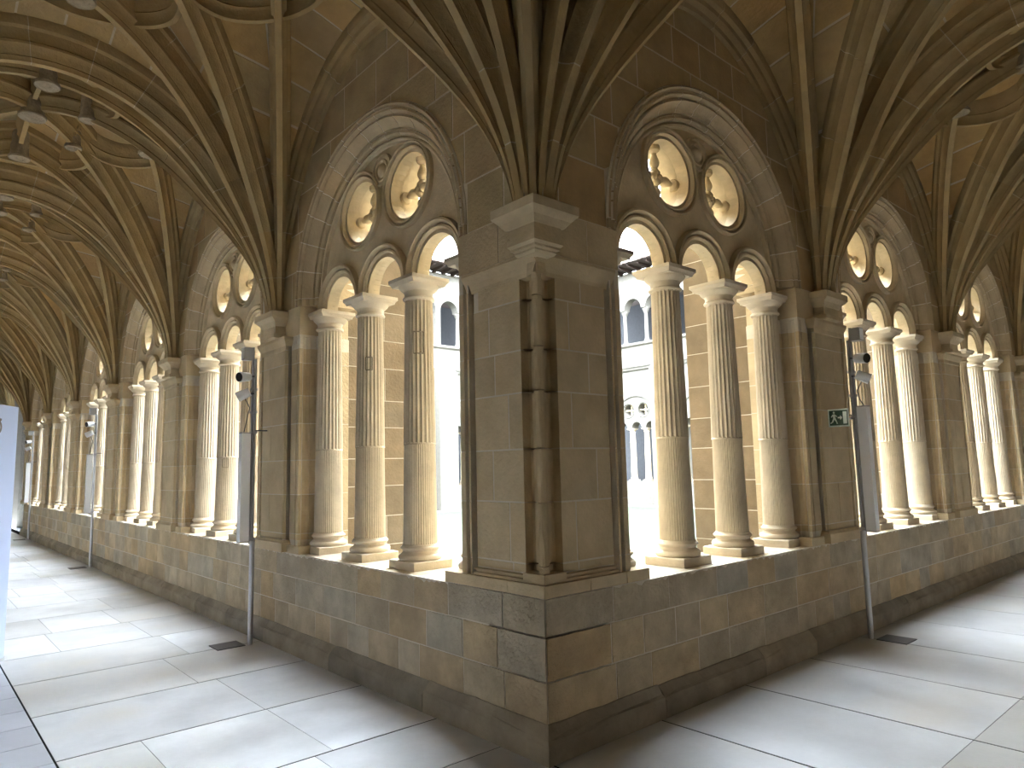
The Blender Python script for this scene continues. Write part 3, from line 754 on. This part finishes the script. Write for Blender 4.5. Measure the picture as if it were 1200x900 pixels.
def tfn(th):
    tg = Vector((0, -W/2*math.sin(th), HV*math.cos(th))).normalized(); p = Vector((0, -W/2+W/2*math.cos(th), ZV+HV*math.sin(th))); nn = Vector((0, tg.z, -tg.y))
    if nn.dot(Vector((0, -W/2, ZV))-p) < 0: nn = -nn
    return p, nn, Vector((1.1, 0, 0))
for side in 'LR':
    tcore = ring_arch(tfn, RIBP, side, TH0, PI-TH0, 40, 'transverse_rib', 'webmortar', .003)
    tst = [ring_arch(tfn, RIBP, side, t0+.002, t1-.002, 5, 'rib_stone', 'rib') for t0, t1 in zip(ASEG[:-1], ASEG[1:])]
    for k, a in enumerate(bounds[:-1] if side == 'L' else bounds[:5]):
        lab = ('transverse stone rib at the corner pier, %s' % SHORT[side]) if k == 0 else '%s transverse stone rib beyond the corner pier, %s' % (ORD[k-1], SHORT[side])
        t = tag(obj('transverse_rib', tcore, None, P3(side, a, 0, 0)), lab, 'rib', 'transverse ribs between the vault bays', 'structure')
        for me in tst: obj('rib_stone', me, t)
cb = vault('R', -W, 0, 'star rib vault over the corner where both walks meet', False, 'corner')
o = obj('ceiling', None, None, (-W/2, GL+W/2, 0)); tag(o, 'rib vault over the far end of the walk of the white panel', 'vault', 'rib vault bays of the cloister', 'structure')
for nm, me in vc['corner']: obj(nm, me, o)

# ------------------------------------------------------------------ outer walls of the walks
def bwall(name, x0, x1, y0, y1, z0, z1, label, mat='plaster'):
    mb = MB(); mb.box(x0, x1, y0, y1, z0, z1); return tag(obj(name, tomesh(mb, name, mat)), label, 'wall', kind='structure')
bwall('wall_outer_left', -W-.5, -W, -W-.5, GL+W+.5, -.2, 6.3, 'outer wall of the walk of the white panel')
bwall('wall_outer_right', -W, GL+W+.5, -W-.5, -W, -.2, 6.3, 'outer wall of the walk of the exit sign', 'outerstone')
bwall('wall_end_left', -W, .6, GL+W, GL+W+.5, -.2, 6.3, 'plain pale wall closing the far end of the walk', 'endwall')
mb = MB(); RE = bounds[4]
mb.box(-W-.5, TH, -W-.5, GL+W+.5, 6.0, 6.3); mb.box(TH, RE, -W-.5, TH, 6.0, 6.3)
tag(obj('daylight_seal_slab', tomesh(mb, 'daylight_seal_slab', 'plaster')), 'unseen flat slab added over the vaults to keep daylight out', 'roof', kind='structure')  # slab added out of view so sky light cannot leak past the vaults
bwall('wall_light_stop', RE+.3, RE+.6, -W, TH, -.2, 6.3, 'unseen wall added to stop light leaking into the walk of the exit sign', 'outerstone')  # added out of view where the modelled vaults stop, blocks stray light


# ------------------------------------------------------------------ garden and the far ranges of the cloister
mb = MB(); mb.box(TH, GL-TH, TH, GL-TH, -.3, -.10)
tag(obj('ground', tomesh(mb, 'ground', 'gravel')), 'pale gravel path around the courtyard lawn', 'path', kind='structure')
mb = MB(); mb.box(2.6, GL-2.2, 2.6, GL-2.2, -.12, -.07)
tag(obj('lawn', tomesh(mb, 'lawn', 'grass')), 'short green lawn in the middle of the courtyard', 'grass', kind='stuff')

def facade_meshes(side):
    D = {}; hb = B/2
    ho = [(-SP-RL, S), ]
    for cx in (-SP, 0, SP):
        for i in range(13): t = PI-PI*i/12; ho.append((cx+RL*math.cos(t), CZ+RL*math.sin(t)))
    ho.append((SP+RL, S))
    up = [(-1.145-.46, 6.72)]
    for cx in (-1.145, 0, 1.145):
        for i in range(13): t = PI-PI*i/12; up.append((cx+.46*math.cos(t), 8.22+.46*math.sin(t)))
    up.append((1.145+.46, 6.72))
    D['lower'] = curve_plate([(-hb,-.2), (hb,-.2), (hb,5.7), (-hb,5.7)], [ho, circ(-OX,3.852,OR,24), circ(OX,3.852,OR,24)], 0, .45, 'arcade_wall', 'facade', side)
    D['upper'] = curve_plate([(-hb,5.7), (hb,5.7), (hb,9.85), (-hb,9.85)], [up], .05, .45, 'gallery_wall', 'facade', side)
    mb = MB(); mb.rings([[(a, d, z) for d, z in ((0,5.5), (-.08,5.56), (-.10,5.62), (-.16,5.68), (-.16,5.76), (0,5.80))] for a in (-hb, hb)]); D['cornice'] = tomesh(mb, 'cornice', 'facade', side)
    mb = MB(); mb.rings([[(a, d, z) for d, z in ((.05,6.58), (-.05,6.62), (-.07,6.66), (-.07,6.72), (.05,6.722))] for a in (-hb, hb)]); D['gallery_sill'] = tomesh(mb, 'gallery_sill', 'facade', side)
    mb = MB(); mb.box(-.45, .45, -.65, 0, -.2, 5.5); mb.rings([[(-.45,-.65,5.5),(.45,-.65,5.5),(.45,0,5.5),(-.45,0,5.5)], [(-.45,-.1,5.8),(.45,-.1,5.8),(.45,0,5.8),(-.45,0,5.8)]]); D['buttress'] = tomesh(mb, 'buttress', 'facade', side)
    mb = MB(); mb.arc([(OR,.05), (OR+.05,-.03), (OR+.08,0), (OR+.08,.05)], 0, 2*PI, 24, closed=True); D['ring'] = tomesh(mb, 'oculus_ring', 'facade', side)
    mb = MB(); mb.arc([(1.2,.02), (1.22,-.06), (1.30,-.06), (1.33,.02)], -PI/2, PI/2, 28); D['hood'] = tomesh(mb, 'hood_moulding', 'facade', side)
    mb = MB(); mb.arc([(.46,.1), (.47,-.0), (.54,-.0), (.56,.1)], -PI/2, PI/2, 16); D['garch'] = tomesh(mb, 'gallery_arch', 'facade', side)
    mb = MB(); mb.lathe([(.13,6.72), (.13,6.80), (.10,6.84), (.085,6.9), (.075,8.0), (.10,8.03), (.13,8.12), (.15,8.14), (.15,8.23)], 14); D['gcol'] = tomesh(mb, 'gallery_column', 'facade', 'R', True)
    mb = MB(); mb.rings([[(-.05,.1,9.78), (.05,.1,9.78), (.05,.1,9.95), (-.05,.1,9.95)], [(-.05,-.62,9.84), (.05,-.62,9.84), (.05,-.62,9.95), (-.05,-.62,9.95)], [(-.05,-.78,9.9), (.05,-.78,9.9), (.05,-.78,9.95), (-.05,-.78,9.95)]]); D['bracket'] = tomesh(mb, 'eave_bracket', 'wood', side)
    mb = MB(); mb.box(-hb, hb, -.85, .3, 9.95, 9.98); D['soffit'] = tomesh(mb, 'eave_boards', 'wood', side)
    mb = MB(); n = 16*6; vs = []; fs = []
    for i in range(n+1):
        a = -hb+B*i/n; h = .045*abs(math.sin(PI*i/6))
        vs += [(a, -.95, 10.0+h), (a, 3.6, 11.5+h), (a, 3.6, 11.4), (a, -.95, 9.98)]
    for i in range(n):
        for j in range(4): fs.append([i*4+j, (i+1)*4+j, (i+1)*4+(j+1) % 4, i*4+(j+1) % 4])
    mb.add(vs, fs); D['roof'] = tomesh(mb, 'roof_tiles', 'roof', side)
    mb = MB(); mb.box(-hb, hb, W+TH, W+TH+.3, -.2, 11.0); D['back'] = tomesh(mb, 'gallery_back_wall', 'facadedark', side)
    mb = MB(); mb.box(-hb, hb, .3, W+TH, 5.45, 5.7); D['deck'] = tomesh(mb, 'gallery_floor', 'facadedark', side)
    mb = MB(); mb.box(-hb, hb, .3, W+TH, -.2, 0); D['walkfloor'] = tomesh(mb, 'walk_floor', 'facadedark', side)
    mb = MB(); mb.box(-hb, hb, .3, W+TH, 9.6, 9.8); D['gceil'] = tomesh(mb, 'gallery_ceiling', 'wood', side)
    return D
for side, nm, lab in (('R', 'wall_far_north', 'pale two storey arcaded range across the courtyard, seen past the panel side columns'), ('L', 'wall_far_east', 'pale two storey arcaded range across the courtyard, seen past the exit sign side columns')):
    D = facade_meshes(side); off = P3(side, 0, GL-TH, 0)
    root = tag(obj(nm, None, None, off), lab, 'building', kind='structure')
    for k, c in enumerate(centers):
        L0 = P3(side, c, 0, 0)
        for part in ('lower', 'upper', 'cornice', 'gallery_sill', 'soffit', 'roof', 'back', 'deck', 'walkfloor', 'gceil'):
            obj(D[part].name.split('.')[0], D[part], root, L0)
        obj('buttress', D['buttress'], root, P3(side, c+B/2, 0, 0))
        obj('hood_moulding', D['hood'], root, P3(side, c, 0, ZA))
        for cx in (-OX, OX):
            r = obj('oculus_ring', D['ring'], root, P3(side, c+cx, 0, 3.852))
            for q in range(4):
                o = obj('spoke', spoke, r, P3(side, 0, .2, 0)); an = q*PI/2+PI/4*0; o.rotation_euler = (0, an, 0) if side == 'R' else (-an, 0, 0)
        for j in (-1.5, -.5, .5, 1.5):
            cl = obj('column', None, root, P3(side, c+j*SP, .2, S))
            for part in ('plinth', 'base', 'lower_shaft', 'upper_shaft', 'capital'): obj(part, CM[part], cl)
        for j in (-1, 0, 1): obj('gallery_arch', D['garch'], root, P3(side, c+j*1.145, .05, 8.22))
        for j in (-1.5, -.5, .5, 1.5): obj('gallery_column', D['gcol'], root, P3(side, c+j*1.145, .25, 0))
        for j in range(7): obj('eave_bracket', D['bracket'], root, P3(side, c-B/2+(j+.5)*B/7, 0, 0))

# upper storeys above the two walks, with their eaves over the courtyard
for side, nm, lab in (('R', 'wall_upper_right', 'upper storey with tiled eaves above the walk of the exit sign'), ('L', 'wall_upper_left', 'upper storey with tiled eaves above the walk of the white panel')):
    root = tag(obj(nm, None), lab, 'building', kind='structure')
    for c in centers:
        mb = MB(); mb.box(c-B/2, c+B/2, .1, TH, 5.7, 9.85); obj('gallery_wall', tomesh(mb, 'gallery_wall', 'facade', side), root)
        mb = MB(); mb.rings([[(a, TH+.95, 10.0), (a, -W, 11.6), (a, -W, 11.5), (a, TH+.95, 9.9)] for a in (c-B/2, c+B/2)]); obj('roof_tiles', tomesh(mb, 'roof_tiles', 'roof', side), root)

# ------------------------------------------------------------------ slim service poles with spotlights
def pole(side, a, d, label, zbox, sign=False, twin=True):
    t = tag(obj('light_pole', None, None, P3(side, a, d, 0)), label, 'light pole', 'slim steel poles in front of the arcades')
    def k(name, mb, mat, par=None, smooth=False): return obj(name, tomesh(mb, name, mat, side, smooth), par or t)
    mb = MB(); mb.tube((0,0,0), (0,0,.95), .024, 14); k('lower_pole', mb, 'steel', smooth=True)
    for q in (((.0,0,.95), (.0,0,2.70)), ((.034,-.012,.92), (.034,-.012,2.82))):
        mb = MB(); mb.tube(q[0], q[1], .0125, 10); k('upper_pole', mb, 'greymetal', smooth=True)
    for z in (.97, 1.98, 2.18, 2.40):
        mb = MB(); mb.box(-.022, .055, -.03, .02, z-.012, z+.012); k('clamp', mb, 'greymetal')
    mb = MB(); mb.box(-.015, .065, -.125, -.038, zbox[0], zbox[1]); bx_ = k('column_box', mb, 'white')
    for z in (zbox[1], zbox[0]-.012):
        mb = MB(); mb.box(-.017, .067, -.127, -.036, z, z+.012); k('end_cap', mb, 'greymetal', bx_)
    mb = MB(); mb.box(-.02, .22, -.30, -.05, 0.0, .008); k('base_plate', mb, 'darkmetal')
    mb = MB(); mb.tube((.0,.0,2.0), (.0,-d-.064 if a < 5 else -d-.004,2.0), .006, 8); k('wall_stay', mb, 'darkmetal')
    mb = MB(); mb.box(.0, .09, -.11, -.02, 2.69, 2.81); hb_ = k('top_lamp', mb, 'greymetal')
    mb = MB(); mb.box(.01, .08, -.115, -.1095, 2.70, 2.80); k('lamp_window', mb, 'white', hb_)
    for z, an in ((2.52, .55), (2.35, -.2)):
        dirv = Vector((-.35, -.9, -.12)).normalized() if an > 0 else Vector((.45, -.8, -.45)).normalized()
        p0 = Vector((.02, -.10, z)); mb = MB(); mb.tube(p0-dirv*.055, p0+dirv*.065, .042, 14, .050); sp_ = k('spotlight', mb, 'white', smooth=True)
        mb = MB(); mb.tube(p0+dirv*.0655, p0+dirv*.068, .045, 14); k('lens', mb, 'glass', sp_)
        mb = MB(); mb.tube(p0, (.0, -.0, z+.01), .008, 6); k('bracket', mb, 'darkmetal', sp_)
    pts = [Vector((.02,-.09,2.31)), Vector((.0,-.05,2.22)), Vector((.02,-.06,2.14)), Vector((.03,-.09,zbox[1]+.01))]
    mb = MB()
    for p, q in zip(pts[:-1], pts[1:]): mb.tube(p, q, .005, 6)
    k('cable', mb, 'darkmetal')
    if sign:
        # a = -.02 face looks back along the walk; u runs from the wall (0) to the pole (1)
        w_, h_, z0, d0 = .18, .16, 1.885, .095
        P = lambda u, v, e: (-.30-e, d0-u*w_, z0+v*h_)
        mb = MB(); mb.tube((0,0,1.965), (-.30,0,1.965), .008, 8); k('sign_arm', mb, 'greymetal')
        mb = MB(); mb.rings([[P(0,0,e), P(1,0,e), P(1,1,e), P(0,1,e)] for e in (0, .012)]); sg = k('exit_sign', mb, 'signwhite'); sg['label'] = 'green and white running man exit sign'
        mb = MB(); mb.rings([[P(.06,.08,e), P(.96,.08,e), P(.96,.92,e), P(.06,.92,e)] for e in (.012, .0135)]); k('sign_field', mb, 'signgreen', sg)
        def poly(pts, name): 
            mb = MB(); mb.rings([[P(u, v, e) for u, v in pts] for e in (.0135, .015)]); k(name, mb, 'signwhite', sg)
        poly([(.74,.16), (.92,.16), (.92,.84), (.74,.84)], 'door_symbol')
        poly([(.48,.47), (.60,.47), (.60,.38), (.70,.51), (.60,.64), (.60,.55), (.48,.55)], 'arrow_symbol')
        man = [[(.30+.05*math.cos(i), .80+.06*math.sin(i)) for i in [q*PI/5 for q in range(10)]],
               [(.22,.70), (.33,.72), (.36,.52), (.26,.46)], [(.33,.71), (.45,.60), (.43,.55), (.33,.63)], [(.23,.70), (.14,.56), (.18,.53), (.26,.63)],
               [(.26,.48), (.36,.52), (.42,.34), (.37,.31)], [(.37,.33), (.42,.34), (.47,.16), (.41,.16)], [(.26,.50), (.32,.46), (.24,.26), (.18,.29)], [(.20,.30), (.24,.26), (.12,.18), (.10,.23)]]
        for q in man: poly(q, 'running_man')
    return t
pole('L', 3.81, -.19, 'slim steel pole with spotlights beside the first pier of the white panel arcade', (.95, 1.97))
pole('L', 11.43, -.11, 'slim steel pole with spotlights in the third arch of the white panel arcade', (.95, 1.97))
pole('L', 19.2, -.10, 'slim steel pole with spotlights near the far end of the white panel arcade', (.95, 1.97))
pole('R', 3.855, -.165, 'slim steel pole with spotlights carrying the green exit sign', (.95, 2.07), True)

# ------------------------------------------------------------------ display panel at the edge of the walk
pd = Vector((-.52, -.85, 0)).normalized(); pn = Vector((pd.y, -pd.x, 0))
t = tag(obj('display_panel', None, None, (-1.965, 4.87, 0)), 'tall pale blue-white display panel with a dark round emblem', 'panel')
if pn.dot(Vector(CAM)-Vector((-1.965, 4.87, 0))) < 0: pn = -pn
def PP(u, e, z): v = pd*u+pn*e; return (v.x, v.y, z)
mb = MB(); mb.rings([[PP(0,0,z), PP(.95,0,z), PP(.95,-.06,z), PP(0,-.06,z)] for z in (.03, 2.24)]); obj('panel_board', tomesh(mb, 'panel_board', 'panel'), t)
mb = MB(); mb.rings([[PP(-.02,.0,z), PP(.97,.0,z), PP(.97,-.3,z), PP(-.02,-.3,z)] for z in (0, .03)]); obj('foot', tomesh(mb, 'foot', 'greymetal'), t)
for u, z, a0_, a1_ in ((.32, 2.14, -2.6, 1.3), (.32, 2.04, .5, 4.4)):
    mb = MB(); rs = []
    for i in range(17):
        an = a0_+(a1_-a0_)*i/16; rs.append([PP(u+r*math.cos(an), e, z+r*math.sin(an)) for r, e in ((.035, 0), (.06, 0), (.06, .002), (.035, .002))])
    mb.rings(rs); obj('emblem', tomesh(mb, 'emblem', 'ink'), t)

# far end of the walk: stone bench against the closing wall
t = tag(obj('bench', None, None, (-1.0, GL+W-.35, 0)), 'dark topped stone bench against the far end wall', 'bench')
mb = MB(); mb.box(-.9, .9, -.28, .3, .46, .56); obj('seat', tomesh(mb, 'seat', 'greymetal'), t)
for x in (-.6, .6): mb = MB(); mb.stack([(x-.16,x+.16,-.2,.26,0), (x-.12,x+.12,-.16,.24,.1), (x-.12,x+.12,-.16,.24,.40), (x-.18,x+.18,-.22,.28,.46)]); obj('support', tomesh(mb, 'support', 'sill'), t)
